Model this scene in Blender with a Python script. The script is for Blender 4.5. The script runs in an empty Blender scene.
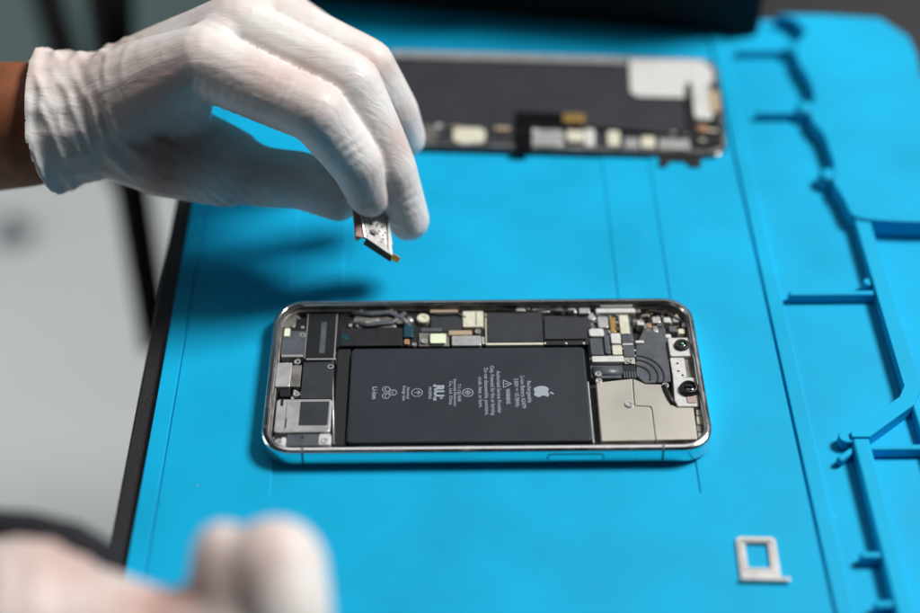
import bpy, bmesh, math, random
import numpy as np
from mathutils import Vector, Matrix, noise
random.seed(7)
MM = 0.001
C = bpy.context.scene.collection
scene = bpy.context.scene
R = math.radians

# ------------------------------------------------------------------ materials
def mat(name, col, rough=0.5, metal=0.0, spec=0.5, var=0.0, vscale=200.0, bump=0.0, bscale=800.0, rvar=0.0,
        coat=0.0, col2=None, stretch=None, aniso=None):
    m = bpy.data.materials.new(name); m.use_nodes = True
    nt = m.node_tree; N = nt.nodes; L = nt.links
    b = N['Principled BSDF']
    b.inputs['Base Color'].default_value = (*col, 1)
    b.inputs['Roughness'].default_value = rough
    b.inputs['Metallic'].default_value = metal
    b.inputs['Specular IOR Level'].default_value = spec
    if coat: b.inputs['Coat Weight'].default_value = coat
    tc = N.new('ShaderNodeTexCoord'); mp = N.new('ShaderNodeMapping')
    L.new(tc.outputs['Object'], mp.inputs['Vector'])
    if stretch: mp.inputs['Scale'].default_value = stretch
    if var or col2 or rvar:
        n1 = N.new('ShaderNodeTexNoise'); n1.inputs['Scale'].default_value = vscale
        n1.inputs['Detail'].default_value = 5; L.new(mp.outputs[0], n1.inputs['Vector'])
        if var or col2:
            cr = N.new('ShaderNodeValToRGB')
            a = tuple(c * (1 - var) for c in col); c2 = col2 or tuple(min(1, c * (1 + var)) for c in col)
            cr.color_ramp.elements[0].position = .33; cr.color_ramp.elements[1].position = .67
            cr.color_ramp.elements[0].color = (*a, 1); cr.color_ramp.elements[1].color = (*c2, 1)
            L.new(n1.outputs['Fac'], cr.inputs[0]); L.new(cr.outputs[0], b.inputs['Base Color'])
        if rvar:
            mr = N.new('ShaderNodeMapRange'); mr.inputs['From Min'].default_value = .3; mr.inputs['From Max'].default_value = .7
            mr.inputs['To Min'].default_value = max(0, rough - rvar); mr.inputs['To Max'].default_value = rough + rvar
            L.new(n1.outputs['Fac'], mr.inputs[0]); L.new(mr.outputs[0], b.inputs['Roughness'])
    if bump:
        n2 = N.new('ShaderNodeTexNoise'); n2.inputs['Scale'].default_value = bscale; n2.inputs['Detail'].default_value = 4
        L.new(mp.outputs[0], n2.inputs['Vector'])
        bp = N.new('ShaderNodeBump'); bp.inputs['Strength'].default_value = 1.0; bp.inputs['Distance'].default_value = bump * MM
        L.new(n2.outputs['Fac'], bp.inputs['Height']); L.new(bp.outputs[0], b.inputs['Normal'])
    return m

M = {}
M['silicone'] = mat('blue_silicone', (0.0, 0.385, 0.66), .62, spec=.2, var=.10, vscale=22, bump=.05, bscale=2500, rvar=.08)
M['desk'] = mat('black_desk_laminate', (0.018, 0.018, 0.020), .55, spec=.4, var=.35, vscale=900, bump=.25, bscale=1300)
M['floor'] = mat('grey_floor', (0.52, 0.54, 0.53), .6, var=.04, vscale=3)
M['wall'] = mat('green_grey_panel', (0.11, 0.165, 0.165), .6, var=.05, vscale=2)
M['pole'] = mat('black_paint', (0.004, 0.004, 0.005), .6, spec=.08)
M['case'] = mat('black_case_plastic', (0.004, 0.005, 0.007), .6, spec=.25, bump=.1, bscale=900)
M['steel'] = mat('polished_steel', (0.82, 0.82, 0.82), .21, 1.0, rvar=.09, vscale=120)
M['inner_steel'] = mat('inner_frame_metal', (0.21, 0.195, 0.175), .40, .4, var=.55, vscale=170, bump=.12, bscale=500)
M['antenna'] = mat('antenna_band_grey', (0.10, 0.12, 0.14), .4)
M['back'] = mat('black_floor_plate', (0.012, 0.012, 0.014), .5, var=.4, vscale=300)
M['battery'] = mat('battery_foil', (0.027, 0.033, 0.042), .45, spec=.3, var=.05, vscale=60, bump=.03, bscale=250, rvar=.05)
M['print'] = mat('grey_print', (0.31, 0.36, 0.41), .6)
M['tape'] = mat('black_tape', (0.016, 0.017, 0.019), .45, bump=.05, bscale=400)
M['graphite'] = mat('graphite_sheet', (0.036, 0.040, 0.046), .55, spec=.25, var=.12, vscale=150, bump=.03, bscale=500)
M['slate'] = mat('slate_flex', (0.088, 0.098, 0.112), .4, spec=.5, var=.2, vscale=220, bump=.06, bscale=400)
M['shield'] = mat('nickel_shield', (0.60, 0.57, 0.50), .42, .8, var=.03, vscale=40, bump=.006, bscale=120, rvar=.03)
M['silver'] = mat('bright_silver', (0.60, 0.60, 0.59), .36, .55, var=.15, vscale=250, bump=.05, bscale=600)
M['white'] = mat('white_plastic', (0.62, 0.62, 0.60), .4, var=.1, vscale=400)
M['cream'] = mat('cream_label', (0.66, 0.63, 0.50), .45, var=.1, vscale=400)
M['paleglow'] = mat('pale_green_pad', (0.78, 0.86, 0.62), .35)
M['gold'] = mat('gold_contact', (0.75, 0.48, 0.16), .32, .75, var=.15, vscale=500)
M['copper'] = mat('copper_pad', (0.55, 0.32, 0.18), .4, .5)
M['tan'] = mat('tan_block', (0.42, 0.33, 0.22), .5)
M['teal'] = mat('teal_coat', (0.008, 0.055, 0.075), .35)
M['dark'] = mat('matte_black', (0.007, 0.007, 0.008), .5)
M['glassblack'] = mat('lens_glass', (0.004, 0.004, 0.006), .06, spec=.8, coat=1.0)
M['lensgreen'] = mat('lens_reflection', (0.05, 0.42, 0.12), .15, spec=.9, coat=1.0)
M['pink'] = mat('pinkish_filter', (0.45, 0.33, 0.30), .3)
M['rose'] = mat('rose_inner', (0.30, 0.16, 0.13), .45, var=.3, vscale=600)
M['stamped'] = mat('stamped_metal', (0.55, 0.53, 0.51), .52, .25, var=.2, vscale=500)
M['foil'] = mat('display_foil', (0.033, 0.036, 0.042), .55, spec=.25, var=.1, vscale=60)
M['skin'] = mat('brown_skin', (0.27, 0.095, 0.043), .5, var=.2, vscale=120, bump=.12, bscale=900)
M['cloth'] = mat('black_fabric', (0.012, 0.013, 0.018), .85)
M['dust'] = mat('white_lint', (0.75, 0.8, 0.82), .8)

def glove_material():
    m = bpy.data.materials.new('latex_glove'); m.use_nodes = True
    nt = m.node_tree; N = nt.nodes; L = nt.links; b = N['Principled BSDF']
    tc = N.new('ShaderNodeTexCoord')
    n1 = N.new('ShaderNodeTexNoise'); n1.inputs['Scale'].default_value = 38; n1.inputs['Detail'].default_value = 3
    L.new(tc.outputs['Object'], n1.inputs['Vector'])
    cr = N.new('ShaderNodeValToRGB'); e = cr.color_ramp.elements
    e[0].position = .36; e[0].color = (.68, .55, .51, 1); e[1].position = .60; e[1].color = (.80, .765, .735, 1)
    L.new(n1.outputs['Fac'], cr.inputs[0])
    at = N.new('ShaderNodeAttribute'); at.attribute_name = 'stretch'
    mx = N.new('ShaderNodeMix'); mx.data_type = 'RGBA'; mx.inputs['B'].default_value = (.50, .29, .24, 1)   # skin showing through taut film; also dims the near hand
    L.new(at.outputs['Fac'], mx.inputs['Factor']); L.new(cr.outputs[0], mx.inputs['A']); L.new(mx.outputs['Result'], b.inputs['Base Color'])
    b.inputs['Roughness'].default_value = .46
    b.inputs['Specular IOR Level'].default_value = .4
    b.inputs['Subsurface Weight'].default_value = .15
    b.inputs['Subsurface Radius'].default_value = (1.0, .30, .2)
    b.inputs['Subsurface Scale'].default_value = .004
    n2 = N.new('ShaderNodeTexNoise'); n2.noise_type = 'RIDGED_MULTIFRACTAL'; n2.inputs['Scale'].default_value = 110; n2.inputs['Detail'].default_value = 4
    n2.inputs['Distortion'].default_value = 1.2
    L.new(tc.outputs['Object'], n2.inputs['Vector'])
    mp = N.new('ShaderNodeMapping'); mp.inputs['Rotation'].default_value = (.3, .5, .8); mp.inputs['Scale'].default_value = (1, 5, 1.5)
    L.new(tc.outputs['Object'], mp.inputs['Vector'])
    n3 = N.new('ShaderNodeTexNoise'); n3.inputs['Scale'].default_value = 105; n3.inputs['Detail'].default_value = 5
    n3.inputs['Distortion'].default_value = .6
    L.new(mp.outputs[0], n3.inputs['Vector'])
    b1 = N.new('ShaderNodeBump'); b1.inputs['Distance'].default_value = .00026
    b2 = N.new('ShaderNodeBump'); b2.inputs['Distance'].default_value = .00034
    L.new(n2.outputs['Fac'], b1.inputs['Height']); L.new(n3.outputs['Fac'], b2.inputs['Height'])
    L.new(b1.outputs[0], b2.inputs['Normal']); L.new(b2.outputs[0], b.inputs['Normal'])
    return m
M['glove'] = glove_material()

# ------------------------------------------------------------------ mesh helpers (all arguments in millimetres)
class MB:
    def __init__(s): s.v = []; s.f = []
    def add(s, vs, fs):
        o = len(s.v); s.v += [tuple(v) for v in vs]; s.f += [tuple(i + o for i in f) for f in fs]; return s
    def prism(s, poly, z0, z1):
        n = len(poly)
        a = sum(poly[i][0] * poly[(i + 1) % n][1] - poly[(i + 1) % n][0] * poly[i][1] for i in range(n))
        if a < 0: poly = poly[::-1]
        vs = [(x, y, z0) for x, y in poly] + [(x, y, z1) for x, y in poly]
        fs = [tuple(range(n))[::-1], tuple(range(n, 2 * n))] + [(i, (i + 1) % n, n + (i + 1) % n, n + i) for i in range(n)]
        return s.add(vs, fs)
    def box(s, x0, y0, x1, y1, z0, z1, r=0):
        if r: return s.prism(rrect(x0, y0, x1, y1, r), z0, z1)
        return s.prism([(x0, y0), (x1, y0), (x1, y1), (x0, y1)], z0, z1)
    def cyl(s, x, y, r, z0, z1, n=20):
        return s.prism([(x + r * math.cos(2 * math.pi * i / n), y + r * math.sin(2 * math.pi * i / n)) for i in range(n)], z0, z1)
    def lathe(s, x, y, prof, n=28):
        vs = [(x + r * math.cos(2 * math.pi * i / n), y + r * math.sin(2 * math.pi * i / n), z) for r, z in prof for i in range(n)]
        fs = [(k * n + i, k * n + (i + 1) % n, (k + 1) * n + (i + 1) % n, (k + 1) * n + i) for k in range(len(prof) - 1) for i in range(n)]
        fs.append(tuple(range((len(prof) - 1) * n, len(prof) * n))); fs.append(tuple(range(n))[::-1])
        return s.add(vs, fs)
    def tube(s, pts, r, n=10, flat=1.0):
        pts = [Vector(p) for p in pts]; rings = []
        for i, p in enumerate(pts):
            t = (pts[min(i + 1, len(pts) - 1)] - pts[max(i - 1, 0)]).normalized()
            up = Vector((0, 0, 1)) if abs(t.z) < .95 else Vector((0, 1, 0))
            a = t.cross(up).normalized(); b = a.cross(t).normalized()
            rr = r[i] if isinstance(r, (list, tuple)) else r
            rings.append([p + a * rr * math.cos(2 * math.pi * k / n) + b * rr * flat * math.sin(2 * math.pi * k / n) for k in range(n)])
        vs = [v for q in rings for v in q]
        fs = [(k * n + i, k * n + (i + 1) % n, (k + 1) * n + (i + 1) % n, (k + 1) * n + i) for k in range(len(pts) - 1) for i in range(n)]
        fs += [tuple(range(n))[::-1], tuple(range((len(pts) - 1) * n, len(pts) * n))]
        return s.add(vs, fs)
    def build(s, name, m, parent=None, bevel=0, seg=2, smooth=False, loc=None, weld=False):
        me = bpy.data.meshes.new(name)
        me.from_pydata([(x * MM, y * MM, z * MM) for x, y, z in s.v], [], s.f)
        bm = bmesh.new(); bm.from_mesh(me); bmesh.ops.remove_doubles(bm, verts=bm.verts, dist=1e-7) if weld else None; bmesh.ops.recalc_face_normals(bm, faces=bm.faces)
        if smooth:
            for f in bm.faces: f.smooth = True
        bm.to_mesh(me); bm.free()
        me.materials.append(M[m] if isinstance(m, str) else m)
        o = bpy.data.objects.new(name, me); C.objects.link(o)
        if parent: o.parent = parent
        if loc: o.location = Vector(loc) * MM
        if bevel:
            b = o.modifiers.new('bevel', 'BEVEL'); b.width = bevel * MM; b.segments = seg; b.limit_method = 'ANGLE'; b.angle_limit = R(40)
            b.use_clamp_overlap = True
        return o

def rrect(x0, y0, x1, y1, r, n=6):
    r = min(r, (x1 - x0) / 2 - .001, (y1 - y0) / 2 - .001); out = []
    for cx, cy, a in ((x1 - r, y1 - r, 0), (x0 + r, y1 - r, 90), (x0 + r, y0 + r, 180), (x1 - r, y0 + r, 270)):
        for k in range(n + 1):
            t = R(a + 90 * k / n); out.append((cx + r * math.cos(t), cy + r * math.sin(t)))
    return out

def empty(name, loc, label, cat, rotz=0):
    o = bpy.data.objects.new(name, None); C.objects.link(o)
    o.location = Vector(loc) * MM; o.rotation_euler = (0, 0, rotz); o.empty_display_size = .01
    o['label'] = label; o['category'] = cat
    return o
def tag(o, label, cat): o['label'] = label; o['category'] = cat; return o
def struct(o): o['kind'] = 'structure'; return o

# ------------------------------------------------------------------ setting: floor, wall panel
struct(MB().box(-3500, -1500, 2500, 3500, -760, -750).build('floor', 'floor'))
struct(MB().box(-3500, 1105, 2500, 1125, -750, -120).build('wall', 'wall'))

# ------------------------------------------------------------------ desk
desk = empty('desk', (0, 0, -3), 'black desk with a rough dark edge showing along the left of the blue mat', 'desk')
MB().box(-118.5, -260, 620, 520, -28, 0).build('tabletop', 'desk', desk, bevel=1.2)
for x, y in ((-60, -200), (560, -200), (-60, 460), (560, 460)):
    MB().box(x - 25, y - 25, x + 25, y + 25, -747, -28.2).build('leg', 'pole', desk, bevel=3)

# ------------------------------------------------------------------ silicone repair mat
mat_root = empty('repair_mat', (0, 0, 0), 'bright blue silicone repair mat with ribbed parts tray along its right side', 'mat')
def cells(xs, ys, hfun, zbot):
    """stepped sheet: one flat top per cell, real walls where neighbouring cells differ in height"""
    b = MB(); H = {}
    for i in range(len(xs) - 1):
        for j in range(len(ys) - 1):
            H[i, j] = hfun((xs[i] + xs[i + 1]) / 2, (ys[j] + ys[j + 1]) / 2)
    for (i, j), h in H.items():
        if h is None: continue
        x0, x1, y0, y1 = xs[i], xs[i + 1], ys[j], ys[j + 1]
        b.add([(x0, y0, h), (x1, y0, h), (x1, y1, h), (x0, y1, h)], [(0, 1, 2, 3)])
        for di, dj, e in ((1, 0, ((x1, y0), (x1, y1))), (-1, 0, ((x0, y1), (x0, y0))), (0, 1, ((x1, y1), (x0, y1))), (0, -1, ((x0, y0), (x1, y0)))):
            g = H.get((i + di, j + dj)); g = zbot if g is None else g
            if g < h:
                (ax, ay), (bx, by) = e
                b.add([(ax, ay, g), (bx, by, g), (bx, by, h), (ax, ay, h)], [(0, 1, 2, 3)])
    return b
def work_h(x, y):
    if -105.4 < x < -104.7: return -.7
    if abs(x + 1) > 68.7 or y < -48 or y > 205: return 0
    if abs(x + 1) < 50 and 20 < y < 190: return -.85
    return -.45
xs = [-111, -105.4, -104.7, -69.7, -51, 49, 67.7, 101.4]
ys = [-170, -48, 20, 190, 205, 242]
cells(xs, ys, work_h, -3).build('work_surface', 'silicone', mat_root, bevel=.3, weld=True)
# tray border, floors, raised block
def tray_h(x, y):
    if x < 102.3: return -.9
    if x < 107.6: return .35
    if x > 145.5: return -2.6
    return -.9
xs = [101.4, 102.3, 107.6, 145.5, 230]
ys = [-170, -40, 85, 206, 224]
b = cells(xs, ys, lambda x, y: None if (x > 145.5 and y > 85) else tray_h(x, y), -3)
b.build('parts_tray', 'silicone', mat_root, bevel=.4, weld=True)
edge = [(166.11, 77.36), (149.47, 78.43), (141.52, 79.97), (139.07, 82.92), (138.67, 88.81), (137.6, 95.4), (135.92, 100.88), (137.65, 108.26), (138.67, 113.88), (138.31, 122.8), (138.07, 132.57), (135.51, 138.56), (134.12, 144.63), (137.44, 152.1), (138.76, 159.72), (138.68, 168.92), (137.09, 176.88), (135.48, 184.98), (136.83, 193.18), (139.67, 199.98), (143.29, 206.1)]
def smooth_line(P, it=2):
    for _ in range(it):
        Q = [P[0]]
        for p, q in zip(P, P[1:]):
            Q += [(p[0] * .75 + q[0] * .25, p[1] * .75 + q[1] * .25), (p[0] * .25 + q[0] * .75, p[1] * .25 + q[1] * .75)]
        P = Q + [P[-1]]
    return P
edge = smooth_line(edge)
MB().prism(edge + [(138.75, 215.56), (131.8, 218.83), (151.49, 218.17), (177.25, 215.05), (181.19, 208.71), (186.47, 200.9), (187.25, 188.77), (185.57, 169.75), (235, 165), (235, edge[0][1])], -2.9, 5.5).build('raised_block', 'silicone', mat_root, bevel=1.1, seg=3)
def rib(pts, w, z0, z1):
    """one wall of the tray along a centre line"""
    P = [Vector(p) for p in pts]; Lf = []; Rt = []
    for i, p in enumerate(P):
        d0 = (P[i] - P[i - 1]).normalized() if i else (P[1] - P[0]).normalized()
        d1 = (P[i + 1] - P[i]).normalized() if i < len(P) - 1 else d0
        n0 = Vector((-d0.y, d0.x)); n1 = Vector((-d1.y, d1.x)); nn = (n0 + n1).normalized()
        k = w / 2 / max(.4, nn.dot(n0)); Lf.append(tuple(p + nn * k)); Rt.append(tuple(p - nn * k))
    MB().prism(Lf + Rt[::-1], z0, z1).build('rib', 'silicone', mat_root, bevel=.8, seg=3)
rib([(143.4, 84.9), (143.4, -6.5), (140.3, -12.5), (121.6, -27.5), (121.6, -28.5)], 5.4, -2.7, 4.4)
rib([(121.6, -29), (121.8, -170)], 5.4, -2.7, 4.3)
rib([(143.2, -10), (143.5, -20), (145.2, -170)], 3.0, -2.7, 3.3)
for x0, x1, y, h in ((109.6, 141, 41.6, 3.2), (113.8, 143, 150.5, 3.0), (112, 143, 195.5, 2.6), (124.1, 143, -31.8, 3.1), (112.6, 119.2, -75.4, 3.4), (113.2, 119.2, -93.5, 3.4)):
    rib([(x0, y), (x1, y)], 2.4, -2.6, h)
rib([(113.3, -36.5), (118.9, -32.0)], 2.2, -.6, 2.6)
MB().lathe(117.4, -27.2, [(2.6, -.6), (2.6, 2.8), (2.3, 3.2)]).build('peg', 'silicone', mat_root, smooth=False)
MB().lathe(139.6, 47.4, [(1.9, -.6), (1.9, 2.8), (1.6, 3.1)]).build('peg', 'silicone', mat_root)
for (x, y), r in (((134.43, 151.43), 4.6), ((136, 107.68), 4.2), ((136.99, 194.61), 4.4), ((138.72, 143.21), 3.4)):
    MB().lathe(x, y, [(r + .8, -.6), (r, 1.5), (r - .3, 4.2), (r - 1.2, 4.9)], 20).build('lug', 'silicone', mat_root, smooth=True)
sp = MB()
for x, y in ((-93.08, -43.33), (108.56, -58.17), (62.06, 76.97)):
    r = random.uniform(.2, .3); sp.lathe(x, y, [(r * .7, .02), (r, .2), (r * .5, .45)], 7)
o = sp.build('dust', 'dust'); o['kind'] = 'stuff'

# ------------------------------------------------------------------ the opened phone
W2, D2 = 73.35, 35.75
phone = empty('smartphone', (0, 0, 0), 'opened smartphone without its screen, battery and boards exposed in a steel frame', 'phone')
def contour(inset, r=11.5, n=14):
    x, y, rr = W2 - inset, D2 - inset, max(.6, r - inset); out = []
    for cx, cy, a in ((x - rr, y - rr, 0), (-x + rr, y - rr, 90), (-x + rr, -y + rr, 180), (x - rr, -y + rr, 270)):
        for k in range(n + 1):
            t = R(a + 90 * k / n); c, s_ = math.cos(t), math.sin(t)
            q = 1 / (abs(c) ** 2.3 + abs(s_) ** 2.3) ** (1 / 2.3)
            out.append((cx + rr * q * c, cy + rr * q * s_))
    return out
def sweep(prof, closed=True, r=11.5):
    b = MB(); n = None; vs = []; K = len(prof)
    for ins, z in prof:
        c = contour(ins, r); n = len(c); vs += [(x, y, z) for x, y in c]
    fs = []
    for k in range(K if closed else K - 1):
        k2 = (k + 1) % K
        fs += [(k * n + i, k * n + (i + 1) % n, k2 * n + (i + 1) % n, k2 * n + i) for i in range(n)]
    return b.add(vs, fs)
prof = [(2.2, .3), (1.3, .1), (.75, .3), (.3, .75), (.06, 1.3), (0, 1.9), (0, 5.7), (.03, 6.2), (.14, 6.6), (.42, 6.95), (1.0, 7.24), (1.75, 7.42), (1.95, 7.4), (2.05, 7.2), (2.4, 7.0)]
sweep(prof, True).build('frame', 'steel', phone, smooth=True)
sweep([(2.07, 6.97), (2.2, 6.3), (2.5, 6.1), (2.6, 4.8), (3.1, 4.5), (3.2, 1.2), (2.4, .8), (2.06, 6.2)], True).build('inner_rail', 'inner_steel', phone, bevel=.12)
MB().prism(contour(2.9), .5, 1.5).build('back_plate', 'back', phone)
# antenna bands: thin collars standing 0.02 mm proud of the frame's outer profile
def band(x, y, ang):
    q = [(-p[0] + (-.02 if k < 12 else .02), p[1]) for k, p in enumerate(prof[1:13])]
    b = MB(); w = .45
    inn = [(d - .35, z) for d, z in q]
    vs = []
    for sx in (-w, w):
        vs += [(sx, -(d + .0), z) for d, z in [(d + 0.0, z) for d, z in q]]
    n = len(q)
    fs = [(i, i + 1, n + i + 1, n + i) for i in range(n - 1)]
    b.add(vs, fs)
    return b
for x, sgn in ((-59.5, -1), (56.5, -1), (-59.5, 1), (56.5, 1)):
    b = MB(); w = .35; q = [(d - .025, z + (.02 if z > 7 else 0)) for d, z in prof[2:12]]
    vs = [(x + sx, sgn * (D2 - d), z) for sx in (-w, w) for d, z in q]; n = len(q)
    b.add(vs, [(i, i + 1, n + i + 1, n + i) for i in range(n - 1)])
    b.build('antenna_band', 'antenna', phone)
for y, sgn in ((-24.5, -1), (24.5, -1), (-24.5, 1), (24.5, 1)):
    b = MB(); w = .35; q = [(d - .025, z + (.02 if z > 7 else 0)) for d, z in prof[2:12]]
    vs = [(sgn * (W2 - d), y + sy, z) for sy in (-w, w) for d, z in q]; n = len(q)
    b.add(vs, [(i, i + 1, n + i + 1, n + i) for i in range(n - 1)])
    b.build('antenna_band', 'antenna', phone)
# side button: a proud pill with a dark slot round it
x0, x1 = 19.2, 37.6
def face(x0, x1, z0, z1, ya, yb, r):
    p = rrect(x0, z0, x1, z1, r); n = len(p)
    return MB().add([(x, ya, z) for x, z in p] + [(x, yb, z) for x, z in p],
                    [tuple(range(n)), tuple(range(n, 2 * n))[::-1]] + [(i, (i + 1) % n, n + (i + 1) % n, n + i) for i in range(n)])
sb = face(x0, x1, 2.3, 5.5, -D2 - .02, -D2 + .2, 1.5).build('side_button', 'dark', phone)
face(x0 + .3, x1 - .3, 2.6, 5.2, -D2 - .22, -D2 + .1, 1.2).build('button_cap', 'steel', sb, bevel=.1)

def comp(name, m, x0, y0, x1, y1, z1, z0=1.4, r=.4, bevel=.12, parent=None, label=None):
    o = MB().box(x0, y0, x1, y1, z0, z1, r).build(name, m, parent or phone, bevel=bevel)
    if label: o['label'] = label
    return o
def screw(x, y, z, r=1.25):
    o = MB().lathe(x, y, [(r * .9, z - 1.2), (r, z - .4), (r * .92, z), (r * .62, z + .02), (r * .5, z - .3)], 18).build('screw', 'silver', phone)
    a = random.random() * 3
    MB().box(-r * .42, -.12, r * .42, .12, -.05, .03).build('screw_slot', 'dark', o, loc=(x, y, z - .26)).rotation_euler = (0, 0, a)
    return o

# battery
batt = MB().box(-45.73, -29.68, 34.34, 13.47, 1.7, 4.9, 1.6).build('battery', 'battery', phone, bevel=.55, seg=3)
bx0, by0, bx1, by1 = -45.73, -29.68, 34.34, 13.47
comp('battery_tape', 'tape', bx0 - 4.7, by0, bx0 - .5, by1 + 1, 3.6, r=.3)
comp('battery_tape', 'tape', bx0 + 1, by1 + .35, bx1 - 1, by1 + 1.5, 3.2, r=.3)
comp('cable_rod', 'silver', *(34.32, -30.07, 34.85, -2.68), 4.4, r=.2)
MB().tube([(*(-52.07, 7.7), 4.2), (*(-51, -10.09), 4.1), (*(-49.82, -29.65), 4.2)], .28, 8).build('cable_rod', 'silver', phone, smooth=True)
# ---- printing on the battery: lines of text reading down the picture, a fruit mark, symbols
def text_mesh(s, size):
    cu = bpy.data.curves.new('t', 'FONT'); cu.body = s; cu.size = size; cu.resolution_u = 2
    cu.align_x = 'CENTER'; cu.align_y = 'CENTER'
    o = bpy.data.objects.new('t', cu); C.objects.link(o)
    dg = bpy.context.evaluated_depsgraph_get(); dg.update()
    me = bpy.data.meshes.new_from_object(o.evaluated_get(dg))
    vs = [tuple(v.co) for v in me.vertices]; fs = [tuple(p.vertices) for p in me.polygons]
    bpy.data.objects.remove(o); bpy.data.curves.remove(cu); bpy.data.meshes.remove(me)
    return vs, fs
ink = MB(); ZT = 4.925
def put_text(s, cx, cy, length=None, size=1.6, bold=0.0):
    vs, fs = text_mesh(s, size)
    w = max(v[0] for v in vs) - min(v[0] for v in vs)
    k = (length / w) if length else 1
    off = [(0, 0)] if not bold else [(0, 0), (bold, 0), (0, bold), (bold, bold)]
    for ox, oy in off:
        ink.add([(cx + v[1] + ox, cy - v[0] * k + oy, ZT + ox * .02 + oy * .03) for v in vs], fs)
def line(pts, w, closed=False):
    n = len(pts)
    for i in range(n if closed else n - 1):
        (ax, ay), (bx, by) = pts[i], pts[(i + 1) % n]; d = math.hypot(bx - ax, by - ay) or 1
        nx, ny = -(by - ay) / d * w / 2, (bx - ax) / d * w / 2
        ink.add([(ax + nx, ay + ny, ZT), (ax - nx, ay - ny, ZT), (bx - nx, by - ny, ZT), (bx + nx, by + ny, ZT)], [(0, 1, 2, 3)])
def ring(cx, cy, r, w, n=28):
    line([(cx + r * math.cos(2 * math.pi * i / n), cy + r * math.sin(2 * math.pi * i / n)) for i in range(n)], w, True)
def tl(a, b):      # centre and length of a text line from its two ends
    return ((a[0] + b[0]) / 2, (a[1] + b[1]) / 2, abs(a[1] - b[1]))
for s, a, b2, sz, bo in (
    ('Rechargeable', (14.52, -2.73), (14.62, -12.63), 2.0, .03),
    ('Li-ion Battery A2479', (12.25, -0.36), (12.6, -15.09), 2.0, .03),
    ('3.83V \u2393 10.78Wh', (10.18, -1.51), (10.4, -14.39), 2.0, .03),
    ('WARNING', (7.26, -6.36), (7.39, -13.23), 2.0, .06),
    ('Authorized Service Provider', (4.3, 2.08), (4.46, -17.25), 1.9, .03),
    ('Only. Potential for fire or burning.', (2.32, 4.48), (2.25, -18.39), 1.9, .03),
    ('Do not disassemble, puncture,', (0.15, 3.55), (0.28, -18.1), 1.9, .03),
    ('crush, heat, or burn.', (-1.92, -0.67), (-1.71, -14.71), 1.9, .03),
    ('T11-120 0040', (-9.01, -3.86), (-8.81, -11.91), 1.5, .03),
    ('Sunwoda Electronic', (-10.41, -1.51), (-10.15, -13.93), 1.5, .03),
    ('Co., Ltd. China', (-11.93, -2.43), (-11.54, -13.24), 1.5, .03),
    ('US', (-14.96, -9.33), (-14.96, -10.7), 1.2, .1),
    ('c', (-16.98, -4), (-16.98, -4.93), 2.0, .12),
    ('RU', (-16.1, -4.71), (-15.86, -9.55), 4.6, .38),
    ('us', (-16.96, -9.76), (-16.86, -11.41), 2.0, .14),
    ('MH29905', (-18.76, -5.14), (-18.63, -10.66), 1.5, .03),
    ('Nominal', (-26.14, -5.29), (-25.86, -10.44), 1.5, .03),
    ('Energy class', (-27.46, -4.58), (-27.21, -11.25), 1.5, .03),
    ('Li-ion', (-37.46, -4.93), (-37.09, -10.45), 2.4, .08)):
    cx, cy, ln = tl(a, b2); put_text(s, cx, cy, ln, sz, bo)
# warning triangle pointing right
tx, ty = (7.23, -3.95)
line([(tx + 1.6, ty), (tx - 1.2, ty + 1.75), (tx - 1.2, ty - 1.75)], .28, True); line([(tx - .7, ty), (tx + .6, ty)], .3)
# round marks
cx, cy = (-6, -7.83); ring(cx, cy, 1.75, .28); ring(cx, cy, .8, .22); line([(cx - 1.2, cy), (cx + 1.2, cy)], .25); line([(cx, cy - 1.2), (cx, cy + 1.2)], .25)
cx, cy = (-22.99, -7.63); ring(cx, cy, 1.8, .25); line([(cx - 1, cy), (cx + 1.1, cy)], .28); line([(cx + .2, cy + .9), (cx + 1.1, cy), (cx + .2, cy - .9)], .28)
# recycling mark: three linked arrow loops
cx, cy = (-32.56, -7.52)
for k in range(3):
    t = 2 * math.pi * k / 3
    px, py = cx + 1.55 * math.cos(t), cy + 1.75 * math.sin(t)
    ring(px, py, 1.35, .24, 6)
    line([(px + .2, py - .9), (px - .5, py), (px + .3, py + .9)], .22)
# fruit mark: drawn upright in (u right, v up) and turned so that its top points to +x
ax_, ay_ = (19.84, -7.75)
body = [(0, .78), (.22, .86), (.5, .97), (.78, .9), (1.02, .72), (.86, .5), (.74, .22), (.76, -.08), (.9, -.3), (1.1, -.42), (.98, -.74), (.76, -1.08), (.52, -1.22), (.26, -1.14), (0, -1.06),
        (-.26, -1.14), (-.52, -1.22), (-.78, -1.06), (-1.0, -.7), (-1.13, -.3), (-1.14, .1), (-1.04, .52), (-.8, .84), (-.5, .97), (-.22, .88)]
leaf = [(.02, 1.04), (.06, 1.3), (.22, 1.52), (.5, 1.68), (.48, 1.4), (.32, 1.16)]
for poly in (body, leaf):
    k = 2.35; ink.add([(ax_ - .9 + v * k, ay_ - u * k, ZT) for u, v in poly], [tuple(range(len(poly)))])
ink.build('label_print', 'print', batt)

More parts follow.
